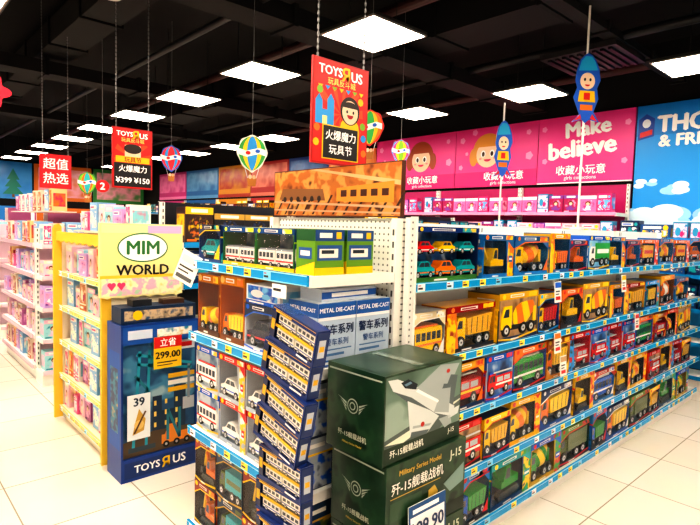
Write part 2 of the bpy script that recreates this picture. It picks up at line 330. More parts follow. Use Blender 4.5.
def carton(w,h,d,c1,c2,c3,style=0,what='toy',name='toy_carton'):
    k=('c',w,h,d,c1,c2,c3,style)
    if k in TCH: return TCH[k]
    m=MB(); m.box(0,w,0,d,0,h,mat(c1,.3)); s=len(TCH)
    if style==0:
        m.rf(w*.08,w*.92,h*.12,h*.68,pr((c2,c3,c1,'#ffffff'),18,seed=s%7)); m.rf(w*.1,w*.7,h*.76,h*.9,'#f0ece4'); m.rf(w*.15,w*.6,h*.8,h*.86,c2,-.0015); m.disc(w*.84,h*.83,w*.09,w*.09,c3)
    elif style==1:
        m.rf(0,w,h*.8,h,c3); m.disc(w*.5,h*.42,w*.4,h*.34,pr((c2,c1,c3),22,seed=s%7))
        if 'doll' in what: # doll figure behind the window
            m.pf([(w*.3,h*.14),(w*.7,h*.14),(w*.56,h*.42),(w*.44,h*.42)],c3,-.0015); m.disc(w*.5,h*.54,w*.17,h*.13,'#6a3418',-.0016,14); m.disc(w*.5,h*.5,w*.11,h*.09,'#f0c8a8',-.002,14)
        m.rf(w*.2,w*.8,h*.85,h*.95,'#f0ece4',-.0015); m.rf(w*.06,w*.4,h*.04,h*.1,c2)
    else:
        m.rf(0,w,0,h*.2,c2); m.rf(w*.06,w*.94,h*.25,h*.93,pr((c3,c2,c1),24,seed=s%7)); m.disc(w*.35,h*.55,w*.2,h*.2,c1,-.0015,14); m.disc(w*.62,h*.45,w*.14,h*.16,c3,-.0017,5); m.rf(w*.1,w*.55,h*.06,h*.14,'#f0ece4',-.0015); m.disc(w*.8,h*.1,h*.06,h*.06,c3,-.0015)
    m.rl(d*.1,d*.9,h*.2,h*.8,pr((c2,c3,c1),14,seed=s%5)); m.rr(d*.1,d*.9,h*.2,h*.8,pr((c2,c3,c1),14,seed=s%5),w+.001)
    TCH[k]=dict(name=name,cat='boxed toy',w=w,h=h,d=d,mesh=m.mesh(name),label=f'printed {what} carton standing on a store shelf',parts=[])
    return TCH[k]
def fill(M,x0,x1,z,tps,group,y=.015,gap=.008,rnd=None,label=None,double=0,messy=0):
    rnd=rnd or random; x=x0
    while True:
        t=rnd.choice(tps)
        if x+t['w']>x1: 
            c=[q for q in tps if x+q['w']<=x1]
            if not c: break
            t=c[0]
        spawn(t,M@Mx(x,y+rnd.uniform(0,.015+.04*messy),z+.001,rnd.uniform(0,4)*messy),label,group)
        for j in range(1,double+1): spawn(t,M@Mx(x+rnd.uniform(-.002,.002),y+.005*j,z+.001+j*(t['h']+.001)),label,group)
        x+=t['w']+gap
# ---------- gondola with vehicles
LV=[.12,.43,.73,1.02,1.365]
rB=random.Random(23)
Y0='#ffd000'; R='#d81e1e'; BL='#1d62c9'; G='#2f9e3b'; O='#f07a12'; WH='#f2efe8'; TE='#16a0a8'
for i in range(4):
    shelf_unit(1.078,.45,LV,1.63,Mx(1.70+i*1.08,1.46,0),'white metal shelf bay, blue price rails, full of toy vehicles',group='long vehicle shelving bays')
    shelf_unit(1.078,.44,LV,1.63,Mx(1.70+(i+1)*1.08-.002,2.355,0,180),'white metal shelf bay with blue price rails, rear side',group='rear shelving bays',tags=False)
BK=[('#2a80c0','#8ac4e4','#f0c850'),('#d07a14','#f8c848','#a03c10'),('#12305e','#3a70b0','#b8ccdc'),('#7a5634','#b89064','#402a1c')]
def pal(spec,hmin,hmax,seed):
    rr=random.Random(seed); out=[]; lays=[0,1,4,2,5,0,4,1]
    for i,(fr_,hd,kd,c,c2) in enumerate(spec):
        out.append(wbox(round(rr.choice([.25,.29,.33,.37,.42]),3),round(rr.uniform(hmin,hmax),3),rr.choice([.15,.17,.19]),fr_,hd,kd,c,c2,rr.choice(BK),low=rr.choice([fr_,hd,'#12305e','#202028']),acc=rr.choice([Y0,R,'#f0ece4',O,'#1d9ae0']),lay=lays[(i+seed)%8]))
    return out
top=pal([('#1675b8','#0f5f9f','digger',Y0,'#f2b800'),('#1675b8','#0f5f9f','mixer',Y0,O),('#1a5f9a','#e8b010','dump',Y0,O),('#2a7fc0',BL,'cargo',WH,G),('#1a6aa8','#12305e','digger',O,Y0),('#123f6a','#1d9ae0','car',O,WH),('#1675b8','#f07a12','cargo',R,'#f2b800')],.19,.235,1)
r2=pal([('#8a9098','#e8d8b0','bus',Y0,O),('#e0a010','#a01818','dump',Y0,'#f2b800'),('#4a4a40','#e0b020','mixer',Y0,O),('#2450a0',Y0,'dump',Y0,R),('#3a2a20',O,'digger',Y0,O),('#12508a','#1d9ae0','dump',TE,Y0),('#7a4a18','#f2b800','mixer',O,WH),('#c8c4bc',G,'cargo',G,Y0)],.21,.26,2)
r3=pal([('#c81818',R,'fire',R,WH),('#b8bcc4',BL,'fire',R,WH),(BL,O,'bus',G,WH),('#d08818','#b85a10','dump',O,Y0),('#202a40',R,'mixer',R,Y0),('#4a2818','#e8b010','digger',Y0,O),('#12305e','#7ec3ea','cargo',TE,WH),('#a01010','#e8b010','fire',R,Y0)],.21,.25,3)
r4=pal([('#a01414','#d01a1a','fire',R,WH),('#1c365a',Y0,'dump',Y0,'#f2b800'),('#1a50a0','#12305e','dump',O,Y0),('#503820','#e0b020','digger',Y0,O),(O,R,'cargo',WH,BL),('#202428','#f2b800','mixer',Y0,O),('#1675b8','#c83020','bus',BL,WH)],.21,.26,4)
r5=pal([('#1a3a2a','#5c8a35','cargo','#5c6b35','#5c6b35'),('#1a4a6a','#2a7fc0','dump',BL,G),('#c8a018',BL,'mixer',G,Y0),('#1a50a0',R,'bus',BL,WH),('#0f3f6f','#16a0a8','digger',G,Y0)],.225,.27,5)
MB0=Mx(1.70,1.46,0)
def rowseq(first,tps,z,g,x0=.02,x1=4.28):
    x=x0
    def put(t,x):
        a=rB.uniform(-.5,2.0); spawn(t,MB0@Mx(x,.006+rB.uniform(0,.012)+(t['w']*.02 if a<0 else 0),z+.001,a),group=g)
    for t in first: put(t,x); x+=t['w']+.009
    last=None
    while True:
        t=rB.choice([q for q in tps if q is not last]); last=t
        if x+t['w']>x1: break
        put(t,x); x+=t['w']+.009
carset=dict(wbox(.5,.245,.17,'#16305e','#1a3c80','car',TE,O,BK[2],sc=.92,lay=3,n=3,low='#3a7a30',parts=False)); carset['label']='large navy carton holding rows of small toy cars'
rowseq([carset,top[0],top[1],top[2],top[4],top[3]],top,LV[4],'toy boxes on the highest shelf',x0=.03)
rowseq([r2[0],r2[1],r2[2],r2[3],r2[4]],r2+top[1:3],LV[3],'toy boxes on the second shelf')
rowseq([r3[0],r3[7],r3[1],r3[2],r3[3]],r3+r2[2:4],LV[2],'toy boxes on the middle shelf')
rowseq([r4[0],r4[0],r4[1],r4[5],r4[2],r4[3]],r4+r3[:2],LV[1],'toy boxes on the fourth shelf')
rowseq([r5[0],r5[1],r5[4],r5[2],r5[0]],r5+r4[1:3],LV[0],'toy boxes on the bottom shelf')
def card(name,w,h,M,label,paint,group=None,cat='price tag'):
    m=MB(); m.box(0,w,0,.003,0,h,'#f4f2ec'); paint(m); return obj(name,m.mesh(name),None,M,label,cat,group)
def pc(c):
    def f(m):
        m.rf(.005,.075,.085,.115,c); m.rf(.01,.06,.06,.068,'#444444'); m.rf(.01,.05,.045,.051,'#444444'); m.rf(.01,.065,.015,.035,'#d81e1e')
    return f
for x,z,c in ((2.95,.9,'#f07a12'),(3.04,.75,'#c8a070'),(2.92,1.2,'#1d62c9'),(4.2,.9,'#d81e1e'),(3.9,1.2,'#f5c400')):
    card('price_card',.08,.12,Mx(x,1.425,z,0,-4),'small white price card with coloured stripe on shelf rail',pc(c),'hanging price cards')
# ---------- end cap
LE=[.15,.62,1.08,1.42]
ME=Mx(1.16,2.36,0,-90)
shelf_unit(.9,.5,LE,1.64,ME,'white end-of-aisle shelving with perforated back and blue price rails',back=PERF)
m=MB(); m.box(0,.028,0,.02,.02,1.645,PERF); m.box(.028,.042,-.004,.026,.02,1.65,mat(W)); m.box(-.008,0,-.002,.022,.02,1.645,mat(W))
obj('perforated_post',m.mesh('perforated_post'),None,Mx(1.655,1.432,0),'white perforated metal corner post between two shelf runs','shelf post')
m=MB(); m.box(0,.9,0,.02,0,.23,'#5a2a12'); m.rf(.005,.895,.005,.225,pr(('#7a3a14','#b86a2a','#d89850','#54260e'),11))
for i in range(12): m.pf([(.02+i*.075,.01),(.035+i*.075,.01),(.10+i*.075,.1),(.085+i*.075,.1)],'#3a1a0c',-.0015)
m.pf([(0.005,.07),(.895,.035),(.895,.045),(.005,.08)],'#c8a080',-.002); m.pf([(0.005,.03),(.895,.012),(.895,.02),(.005,.038)],'#c8a080',-.002)
m.pf([(.5,.07),(.86,.06),(.86,.15),(.5,.13)],'#e09030',-.0025); m.pf([(.05,.085),(.42,.075),(.4,.13),(.08,.14)],'#8a5a30',-.0025)
for i in range(5): m.rf(.53+i*.065,.57+i*.065,.09,.12,'#4a2010',-.003)
for i in range(6): m.disc(.1+i*.055,.085,.014,.014,'#2a1408',-.003,12)
m.pf([(.3,.225),(.895,.13),(.895,.15),(.36,.225)],'#d8b080',-.002)
obj('header_board',m.mesh('header_board'),None,Mx(1.625,2.36,1.645,-90),'brown photo board showing toy train track, above end shelving','sign board')
gy=wbox(.262,.165,.15,'#2f6a35','#1f4f8a','train',WH,R,('#6a90b0','#a8b8c8','#3a6890'),low='#e0b818',acc='#c8dc30',lay=6)
g='boxed toy trains on the end shelf'
for x in(.225,.49): spawn(gy,ME@Mx(x,.04,LE[3]+.001),'green and yellow carton with white toy train, on end shelf',g)
def greenend():
    m=MB(); w,h,d=.11,.166,.14; m.box(0,w,0,d,0,h,'#6a9a24'); 
    m.rf(0,w,h*.75,h,'#1f5a30'); m.pf([(0,0),(w,0),(w,h*.3),(0,h*.12)],'#f5c400'); m.rf(w*.15,w*.85,h*.35,h*.6,'#2a5a9a'); m.rf(w*.25,w*.75,h*.42,h*.53,'#f2efe8',-.0015)
    x=w+.001; m.rr(0,d,h*.75,h,'#1f4f8a',x); m.rr(.01,d-.01,h*.32,h*.66,'#2a5a9a',x); m.rr(.02,d-.03,h*.38,h*.58,'#f2efe8',x+.0005); m.rr(.03,d-.05,h*.47,h*.55,GL,x+.001); m.rr(0,d,0,h*.16,'#f5c400',x); m.rr(.02,.08,h*.82,h*.93,'#f2efe8',x+.0005); m.rr(.1,.125,h*.8,h*.95,'#f5c400',x+.0005)
    return dict(name='toy_carton',cat='boxed toy',w=w,h=h,d=d,mesh=m.mesh('toy_carton'),label='',parts=[])
gc=greenend()
for x,y in((.64,.2),(.5,.2),(.76,.045),(.76,.2)): spawn(gc,ME@Mx(x,y,LE[3]+.001),'green and yellow toy train carton standing end-on',g)
spawn(wbox(.2,.17,.13,'#1a3f7a','#12305e','car',TE,WH,BK[2],lay=4),ME@Mx(.018,.03,LE[3]+.001))
am=wbox(.2,.29,.14,'#c06418','#e08a1c','dump',O,Y0,('#7a3a10','#e09c40','#b85810'),low='#7a4414',acc='#e8b850',lay=6)
am2=wbox(.2,.28,.14,'#9a4c16','#c8741c','mixer',Y0,O,('#5a2a10','#d08838','#a85818'),low='#5a3414',acc='#e8b850',lay=6)
spawn(am2,ME@Mx(.015,.03,LE[2]+.001),'amber tall carton with toy mixer truck, on end shelf'); spawn(am,ME@Mx(.225,.03,LE[2]+.001),'amber tall carton with toy dump truck, on end shelf')
wc=wbox(.24,.19,.15,'#c8ccd4','#28324a','car','#1a2440',R,('#8898b0','#d8dce4','#586880'),acc=BL)
spawn(wc,ME@Mx(.432,.03,LE[2]+.001),'white and navy carton with dark toy car, on end shelf')
spawn(carton(.24,.08,.15,'#e8e8ea',BL,'#7ec3ea',2),ME@Mx(.433,.035,LE[2]+.193),'flat white and blue carton lying on another box')
m=MB(); w,h,d=.185,.235,.18
m.box(0,w,0,d,0,h,'#c4d4e6'); m.rf(0,w,h*.78,h,'#1660b0'); m.text('METAL DIE-CAST',w/2,h*.89,.026,'#ffffff',w=w*.93,off=.03); m.rf(0,w,h*.73,h*.78,'#f4f6f8'); m.rf(0,w,0,h*.1,'#1660b0'); m.rf(w*.1,w*.5,h*.03,h*.07,'#f4f6f8',-.0015)
m.text('警车系列',w/2,h*.58,.048,'#14305e',w=w*.86,off=.03); m.text('警车系列',w/2,h*.38,.03,'#2a5a9a',w=w*.6,off=.01); m.rf(w*.1,w*.9,h*.25,h*.27,'#5a84b4'); m.rf(w*.1,w*.7,h*.16,h*.2,'#5a84b4')
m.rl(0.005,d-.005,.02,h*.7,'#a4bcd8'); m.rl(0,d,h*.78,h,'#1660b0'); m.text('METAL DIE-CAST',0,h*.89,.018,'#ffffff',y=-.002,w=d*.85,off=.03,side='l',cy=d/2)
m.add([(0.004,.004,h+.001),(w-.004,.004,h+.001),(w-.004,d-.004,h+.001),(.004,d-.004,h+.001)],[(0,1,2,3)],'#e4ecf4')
mdc=dict(name='die_cast_carton',cat='boxed toy',mesh=m.mesh('die_cast_carton'),label='white and blue metal die-cast toy carton on end shelf',parts=[])
for x in(1.215,1.405): spawn(mdc,Mx(x,1.474,1.083),group='die-cast cartons')
m=MB(); m.box(0,.3,0,.12,0,.045,'#c8d4e2'); m.rf(0,.3,.01,.035,'#1a5fb4'); m.rf(.05,.25,.015,.03,'#ffffff',-.0015)
obj('toy_carton',m.mesh('toy_carton'),None,Mx(1.25,1.50,1.320,3),'flat pale blue toy carton lying on the die-cast cartons','boxed toy')
rE=random.Random(5)
lowA=[wbox(.22,.2,.13,'#a8b0bc',R,'car',WH,BL,('#5a7494','#b8c4d0','#884848'),lay=1),wbox(.2,.2,.13,'#a83a18',Y0,'car',R,WH,('#c89070','#a06848','#602418'),lay=0),wbox(.21,.2,.13,'#c0c4c8',BL,'bus',WH,R,('#5a80a0','#a8b8c4','#3a6088'),lay=5),wbox(.18,.2,.13,'#203048','#a8b0b8','car',BL,WH,BK[2],lay=4)]
fill(ME,.02,.89,LE[1],lowA,'boxed toys on the lower end shelf',rnd=rE,double=1)
lowB=[wbox(.22,.21,.14,'#16283e','#223c5a','cargo','#5c6b35',TE,BK[2],acc='#c8a040'),wbox(.2,.21,.14,'#2a1c18','#8a2018','digger',O,Y0,BK[3])]
fill(ME,.02,.89,LE[0],lowB,'boxed toys on the bottom end shelf',rnd=rE,double=1)
# ---------- train carton stack
def trainbox():
    w,h,d=.245,.118,.05; m=MB(); nv=mat('#1c3470',.25); ye=mat('#d8a818',.3)
    m.box(0,w,d-.004,d,0,h,nv); m.box(0,.006,0,d-.004,0,h,nv); m.box(w-.006,w,0,d-.004,0,h,nv); m.box(.006,w-.006,0,d-.004,0,.006,nv); m.box(.006,w-.006,0,d-.004,h-.006,h,nv)
    m.box(.006,w-.006,0,.004,.006,.014,nv); m.box(.006,w-.006,0,.004,h-.018,h-.006,nv); m.box(.006,w-.006,0,.004,h*.5-.005,h*.5+.003,ye)
    m.rf(.006,w-.006,.006,h-.006,pr(('#2a4478','#5a78a8','#1c2c58'),16),d-.005)
    m.rf(.006,w-.006,h-.008,h-.0062,'#d8a818',-.001); m.rf(.02,.11,h-.016,h-.010,'#d8a818',-.001); m.rf(.16,.22,.007,.013,'#e8e8e8',-.001); m.rf(.0,.028,.014,h-.018,'#14244e',-.001); m.rf(.004,.024,.04,.075,'#d8a818',-.0015)
    m.rr(.003,d-.003,.005,h-.005,'#1c3468',w+.001); m.rr(.012,d-.012,.03,h-.03,'#b8c0cc',w+.0015); m.rr(.016,d-.016,.05,h-.05,'#d8a818',w+.002)
    ps=[('carton',m.mesh('carton'),(0,0,0),None)]
    for z in(.012,h*.5+.001): vparts(ps,'train','#f4f0e6','#2a50a0',.2,.1,.034,.006,z,False,.118)
    q=MB(); q.rf(.028,w-.006,.014,h-.018,PANE,.0035); ps.append(('window_pane',q.mesh('window_pane'),(0,0,0),None))
    return dict(name='train_set_box',cat='boxed toy',w=w,h=h,d=d,label='',parts=ps)
tb=trainbox(); rT=random.Random(4)
for i in range(7):
    spawn(tb,Mx(1.005+rT.uniform(-.006,.008),1.535+rT.uniform(-.012,.018),.002+i*.12,-90+rT.uniform(-4,4)),'navy and yellow carton with model trains in a floor stack','stacked train cartons')
for j in range(4): 
    spawn(tb,Mx(.995,1.55,.825+.053,-90)@Mx(0,0,0,0,0,12)@Mx(.002+(.0,.012,-.004,.010)[j],(0,.004,-.003,.002)[j],j*.119,(0,-3,2,-2)[j]),'navy and yellow train carton leaning on top of stack','stacked train cartons')
# ---------- fighter jet cartons
GO='#c8a848'
def jetbox(style):
    m=MB(); w,h,d=.43,(.298 if style==0 else .272),.27
    m.box(0,w,0,d,0,h,pr(('#16301e','#1e3c28','#28482f','#142a1c'),9))
    if style==0:
        m.pf([(.006,.058),(.424,.058),(.424,.292),(.006,.292)],pr(('#4c6456','#6c8678','#94a89c','#3c5646'),4,seed=2))
        m.pf([(.006,.058),(.3,.058),(.424,.12),(.424,.16),(.006,.085)],'#56625e',-.0013); m.pf([(.006,.07),(.1,.058),(.424,.138),(.424,.144)],'#d8dcc8',-.0016)
        m.rf(.006,.424,.008,.058,'#1a3422',-.0015)
        m.text('歼-15舰载战机',.12,.034,.026,'#f0f0e4',w=.2,off=.02,y=-.003); m.text('J-15',.37,.034,.022,'#f0f0e4',w=.07,off=.03,y=-.003)
        g1='#d0d6d4'; g2='#a4aeae'; g3='#5c686a'
        def P(l): return [(min(.424,.215+(x-.215)*1.06),.172+(z-.172)*1.08) for x,z in l]
        m.pf(P([(.025,.275),(.07,.272),(.16,.234),(.29,.175),(.38,.125),(.355,.082),(.26,.106),(.13,.184),(.05,.238)]),g1,-.002)
        m.pf(P([(.05,.238),(.13,.184),(.26,.106),(.355,.082),(.36,.094),(.27,.124),(.14,.202)]),g3,-.00215)
        m.pf(P([(.16,.226),(.29,.282),(.40,.272),(.375,.24),(.30,.16)]),g2,-.0022)
        m.pf(P([(.12,.195),(.14,.075),(.225,.066),(.29,.11),(.24,.14)]),g1,-.0024); m.pf(P([(.14,.075),(.225,.066),(.238,.078),(.145,.09)]),g3,-.0025); m.pf(P([(.15,.1),(.24,.09),(.25,.096),(.152,.108)]),g2,-.0026)
        m.pf(P([(.30,.165),(.35,.24),(.39,.232),(.37,.13)]),g3,-.0026); m.pf(P([(.26,.13),(.31,.215),(.352,.208),(.345,.11)]),g2,-.0028); m.pf(P([(.302,.2),(.31,.215),(.352,.208),(.35,.195)]),g3,-.0029)
        m.pf(P([(.34,.115),(.41,.122),(.40,.095),(.345,.088)]),g1,-.0023); m.pf(P([(.29,.1),(.325,.062),(.365,.07),(.355,.1)]),g2,-.0023)
        m.pf(P([(.085,.258),(.12,.264),(.168,.24),(.16,.224),(.105,.238)]),'#14222c',-.003); m.pf(P([(.1,.25),(.13,.255),(.14,.248),(.11,.243)]),'#6a8aa0',-.0032)
        m.pf(P([(.16,.217),(.28,.157),(.285,.164),(.17,.224)]),'#eef2f0',-.0029)
        m.disc(.2,.098,.011,.009,'#c03020',-.0031,10); m.disc(.34,.262,.011,.008,'#c03020',-.0031,10)
    else:
        m.rf(.0,w,.0,.05,'#122418',-.0012)
        m.text('Military Series Model',.17,.236,.024,GO,w=.27,off=.03); m.text('歼-15舰载战机',.16,.19,.042,'#f2efe8',w=.27,off=.02)
        m.text('J-15',.365,.225,.04,'#d8dcc8',w=.08,off=.03); m.pf([(.3,.13),(.42,.18),(.42,.11),(.34,.09)],'#7d9890',-.0015); m.rf(.02,.28,.158,.161,GO,-.002)
        m.rf(.02,.18,.08,.145,'#33523a',-.0015); m.disc(.24,.115,.03,.03,'#c8a848',-.0015,5)
    cy=d*.52; zc=h*.56
    def sd(pts,c,x): m.add([(x,cy-a,bz) for a,bz in pts],[tuple(range(len(pts)))],c)
    ec='#a8b4a4'
    for rr_,c,x in((.026,ec,-.0015),(.022,'#1c3a26',-.002),(.014,ec,-.0023),(.010,'#1c3a26',-.0026)): sd([(rr_*math.cos(t/16*2*math.pi),zc+rr_*math.sin(t/16*2*math.pi)) for t in range(16)],c,x)
    for s in(-1,1):
        for k in range(3):
            p=[(s*.03,zc+.008-k*.011),(s*(.072-k*.012),zc+.024-k*.012),(s*.03,zc-k*.011)]; sd(p if s>0 else p[::-1],ec,-.0015)
    m.text('歼-15舰载战机',0,.065,.02,'#c8ccb8',y=-.002,w=.15,side='l',cy=cy); m.text('Military Series Model',0,.035,.01,GO,y=-.002,w=.14,side='l',cy=cy)
    m.rl(.01,d-.01,h-.022,h-.016,ec)
    m.add([(.015,.015,h+.001),(w-.015,.015,h+.001),(w-.015,d-.015,h+.001),(.015,d-.015,h+.001)],[(0,1,2,3)],pr(('#24382a','#30483a','#42584a'),6,seed=3))
    m.box(w/2-.02,w/2+.02,.02,d-.02,h+.0012,h+.002,mat('#6a7a70',.15))
    return dict(name='jet_model_carton',cat='boxed toy',mesh=m.mesh('jet_model_carton'),label='',parts=[])
j0=jetbox(0); j1=jetbox(1)
JX,JY=1.225,1.135
for i in range(3): spawn(j1,Mx(JX+.012,JY-.003*(i%2),.002+i*.2755,-.5),'dark green model jet carton with gold lettering, stacked in front','stacked jet cartons')
spawn(j0,Mx(JX-.002,JY+.008,.8285,1.5),'dark green carton printed with a grey fighter jet, stack top','stacked jet cartons')
def p199(m):
    m.rf(0,.2,0,.18,'#12508a'); m.rf(.008,.192,.008,.14,'#f0f2f4',-.0015); m.text('199.90',.1,.095,.055,'#12305e',w=.17,off=.03,y=-.003); m.rf(.02,.12,.03,.04,'#555555',-.002); m.rf(.02,.16,.15,.165,'#ffffff',-.002)
card('price_sign',.2,.18,Mx(1.33,JY-.028,.49,0,-3),'blue and white price sign leaning against the jet cartons',p199,cat='price sign')
def tg(m): m.rf(.01,.1,.1,.13,'#d8d8d8'); m.rf(.01,.09,.07,.078,'#333333'); m.rf(.01,.07,.05,.057,'#333333'); m.rf(.01,.1,.015,.035,'#666666')
card('price_card',.11,.15,Mx(1.09,2.41,1.34,-60,0,24),'white price card jutting from the shelf corner, tilted',tg)
card('price_card',.09,.05,Mx(1.14,1.66,1.33,-90),'small white price tag hanging from the end shelf rail',lambda m:(m.rf(.005,.085,.005,.045,'#f8f8f8'),m.rf(.01,.06,.025,.035,'#222222',-.0015)))
# ---------- stand with header
m=MB(); w=.54; h=.48
m.prism([(0,.02)]+[(w*i/36,.012*abs(math.cos(i*math.pi/6))) for i in range(37)]+[(w,h),(0,h)],0,.03,mat('#efe3a0')); m.rf(0.01,w-.01,.15,h-.01,'#f0e29a'); m.rf(.01,w-.01,.02,.13,pr(('#e8d880','#f4ecc0','#e8b8c8','#b8d8b0'),14)); m.rf(0,w,.13,.15,'#f4c83a',-.0015); m.rf(.3,w-.01,h-.06,h-.01,'#c8b0d8',-.0015); m.rf(.01,.3,h-.06,h-.01,'#c8dca8',-.0015)
m.disc(w/2,h*.68,.165,.095,'#2f7a3b',-.002,40); m.disc(w/2,h*.68,.157,.087,'#f8f8f4',-.0025,40)
m.text('MIM',w/2,h*.68,.085,'#2f7a3b',w=.22,off=.03,y=-.003); m.text('WORLD',w/2,h*.38,.07,'#141414',w=.34,off=.03,y=-.003)
for x in(.07,.13): 
    m.disc(x-.012,.09,.014,.014,'#e04878',-.002,14); m.disc(x+.012,.09,.014,.014,'#e04878',-.0021,14); m.pf([(x-.025,.086),(x,.052),(x+.025,.086)],'#e04878',-.0022)
obj('brand_sign_board',m.mesh('brand_sign_board'),None,Mx(1.10,3.47,1.10),'pale yellow sign board with oval emblem above blue toy display','sign board')
r=obj('display_box',None,None,Mx(1.14,3.22,0),'tall blue cardboard floor display with printed construction toy box','display stand')
m=MB(); w,h,d=.50,.97,.24; bb=mat('#14408a',.3)
m.box(0,w,d-.01,d,.0,h,bb); m.box(0,.012,.0,d-.01,0,h,bb); m.box(w-.012,w,0,d-.01,0,h,bb); m.box(.012,w-.012,0,d-.01,0,.14,bb); m.box(.012,w-.012,0,d-.01,h-.012,h,bb)
m.rf(.02,w-.02,.02,.12,'#0e3470'); m.text('TOYS',.16,.07,.055,'#ffffff',w=.16,off=.03); m.text('Я',.28,.07,.065,'#f5c400',w=.05,off=.03); m.text('US',.37,.07,.055,'#ffffff',w=.1,off=.03)
m.box(.012,w-.012,0,.008,.85,h-.012,mat('#1a58a8')); m.rf(.04,.19,.88,.935,'#c8d4e4'); m.rf(.22,.45,.88,.93,pr(('#c8a040','#f2efe8','#1f8aa0'),20),-.001); m.rl(.02,d-.03,.2,.8,'#1a58a8'); m.rl(.05,d-.06,.3,.7,pr(('#0c1c3c','#17365e','#1f7a90','#c8a040'),12),-.0015)
obj('box',m.mesh('display_box_body'),r)
m=MB(); m.box(.014,w-.014,.02,.2,.142,.848,pr(('#183250','#2a5478','#4a84a4','#9ab4bc'),5))
m.pf([(.014,.142),(.486,.142),(.486,.26),(.3,.3),(.014,.24)],'#5a4834',.0192); m.pf([(.2,.28),(.2,.5),(.26,.5),(.26,.4),(.34,.4),(.34,.55),(.42,.55),(.42,.27)],'#22384e',.0191)
for i in range(9): m.rf(.21+.022*(i%3)*3.2,.225+.022*(i%3)*3.2,.3+.07*(i//3),.33+.07*(i//3),'#e8c860',.0188)
tl='#2a9ab0'
for x0,z0,x1,z1,c in((.08,.2,.12,.8,tl),(.16,.2,.18,.8,tl),(.09,.25,.17,.35,'#2a7a8a'),(.17,.35,.09,.45,'#2a7a8a'),(.09,.45,.17,.55,'#2a7a8a'),(.17,.55,.09,.65,'#2a7a8a'),(.1,.78,.46,.68,tl),(.1,.72,.46,.65,tl),(.2,.75,.2,.69,tl),(.3,.72,.3,.67,tl),(.44,.68,.44,.45,'#8a949c'),(.3,.2,.3,.4,'#2a7a8a'),(.38,.2,.38,.4,'#2a7a8a'),(.3,.4,.38,.2,'#2a7a8a')):
    dx=x1-x0;dz=z1-z0;l=math.hypot(dx,dz);nx=-dz/l*.009;nz=dx/l*.009
    m.pf([(x0-nx,z0-nz),(x1-nx,z1-nz),(x1+nx,z1+nz),(x0+nx,z0+nz)] ,c,.018)
m.rf(.26,.46,.18,.24,'#e08a2a',.0185); m.pf([(.28,.24),(.36,.24),(.36,.3),(.31,.3)],'#e08a2a',.0185); m.rf(.4,.48,.38,.46,'#b8bcc0',.0185); m.rf(.05,.22,.17,.2,'#3a4a54',.0185)
for x in(.29,.36,.43): m.disc(x,.175,.022,.022,'#101010',.0175,14); m.disc(x,.175,.009,.009,'#b0b0b0',.017,10)
m.rf(.3,.48,.78,.84,'#d8dce0',.0185); m.rf(.32,.46,.795,.825,'#b81818',.018)
for i in range(3): m.rf(.3,.48,.60-i*.045,.63-i*.045,['#d8a818','#e8e4dc','#d8a818'][i],.0184)
obj('construction_set_box',m.mesh('construction_set_box'),r)
m=MB(); m.box(.0,.18,0,.004,0,.2,'#f5c81a'); m.rf(.0,.18,.13,.2,'#d81e1e'); m.text('立省',.09,.165,.05,'#ffffff',w=.13,off=.02); m.text('299.00',.09,.085,.045,'#111111',w=.16,off=.03); m.rf(.02,.15,.035,.042,'#333333'); m.rf(.02,.12,.018,.024,'#333333')
obj('price_sign',m.mesh('price_sign'),None,Mx(1.335,3.208,.68),'yellow and red price sign fixed to the blue floor display','price sign')
m=MB(); m.box(0,.14,0,.004,0,.28,'#e4e8ea'); m.text('39',.07,.235,.05,'#16324a',w=.07,off=.03)
m.pf([(.03,.03),(.1,.05),(.11,.12),(.07,.19),(.05,.12)],'#c8a048'); m.cyl((.04,-.003,.04),(.11,-.003,.17),.005,mat('#5a3a20'),6); m.disc(.07,.09,.03,.03,'#e0c070',-.0015,12)
obj('product_card',m.mesh('product_card'),None,Mx(1.175,3.212,.26),'white product card with number printed, fixed to the blue display','product card')
m=MB(); m.box(0,.48,0,.16,0,.1,mat('#15304f')); m.rf(.02,.46,.02,.08,pr(('#16283e','#c8b090','#3a5878'),20)); m.disc(.1,.05,.03,.03,'#f5c400',-.0015)
m.box(.08,.2,.03,.12,.1,.14,mat('#22262e')); m.box(.28,.42,.04,.12,.1,.13,mat('#4a3020'))
obj('toy_carton',m.mesh('toy_carton'),None,Mx(1.15,3.25,.972),'dark flat cartons lying on the blue display under sign','boxed toy')
# yellow unit
yl=mat('#f0c440',.45)
MY=Mx(1.165,4.6,0,-90)
LYs=[.12,.38,.65,.92,1.19]
shelf_unit(1.06,.44,LYs,1.49,MY,'pale shelving unit with yellow side boards and pastel toys',body='#e8dcc0',rail='#f0dc90')
for y in(3.505,4.615):
    m=MB(); m.prism([(0,.02),(.06,.02),(.06,1.54),(.04,1.56),(.01,1.55),(0,1.52)],0,.025,yl); m.box(.061,.5,.0,.02,.02,1.49,mat('#e8dcc0'))
    obj('side_board',m.mesh('side_board'),None,Mx(1.12,y,0),'yellow-edged upright side board of the pastel toy shelving','side board',group='yellow side boards')
m=MB(); p=[(0,.08)]+[(1.06*i/40,.0+.015*abs(math.sin(i*math.pi/5))) for i in range(41)]+[(1.06,.08)]
m.prism(p,0,.015,yl); obj('valance_board',m.mesh('valance_board'),None,MY@Mx(0,-.03,1.42),'yellow scalloped valance along the top of pastel shelving','side board')
PA=[('#f3c8d8','#e04888','#f8e0c8'),('#c8a8e0','#8038a8','#f0a0c8'),('#f0cc90','#e07818','#c82858'),('#98d0d8','#1888a0','#f0c0d8'),('#e86aa0','#b01060','#f8e0e8'),('#f4e4d0','#c07838','#b03060'),('#b868a0','#602060','#f0b8d8'),('#88b8e0','#e04888','#f8f0e0'),('#f8f0e8','#e04888','#88c8d8')]
rp=random.Random(2)
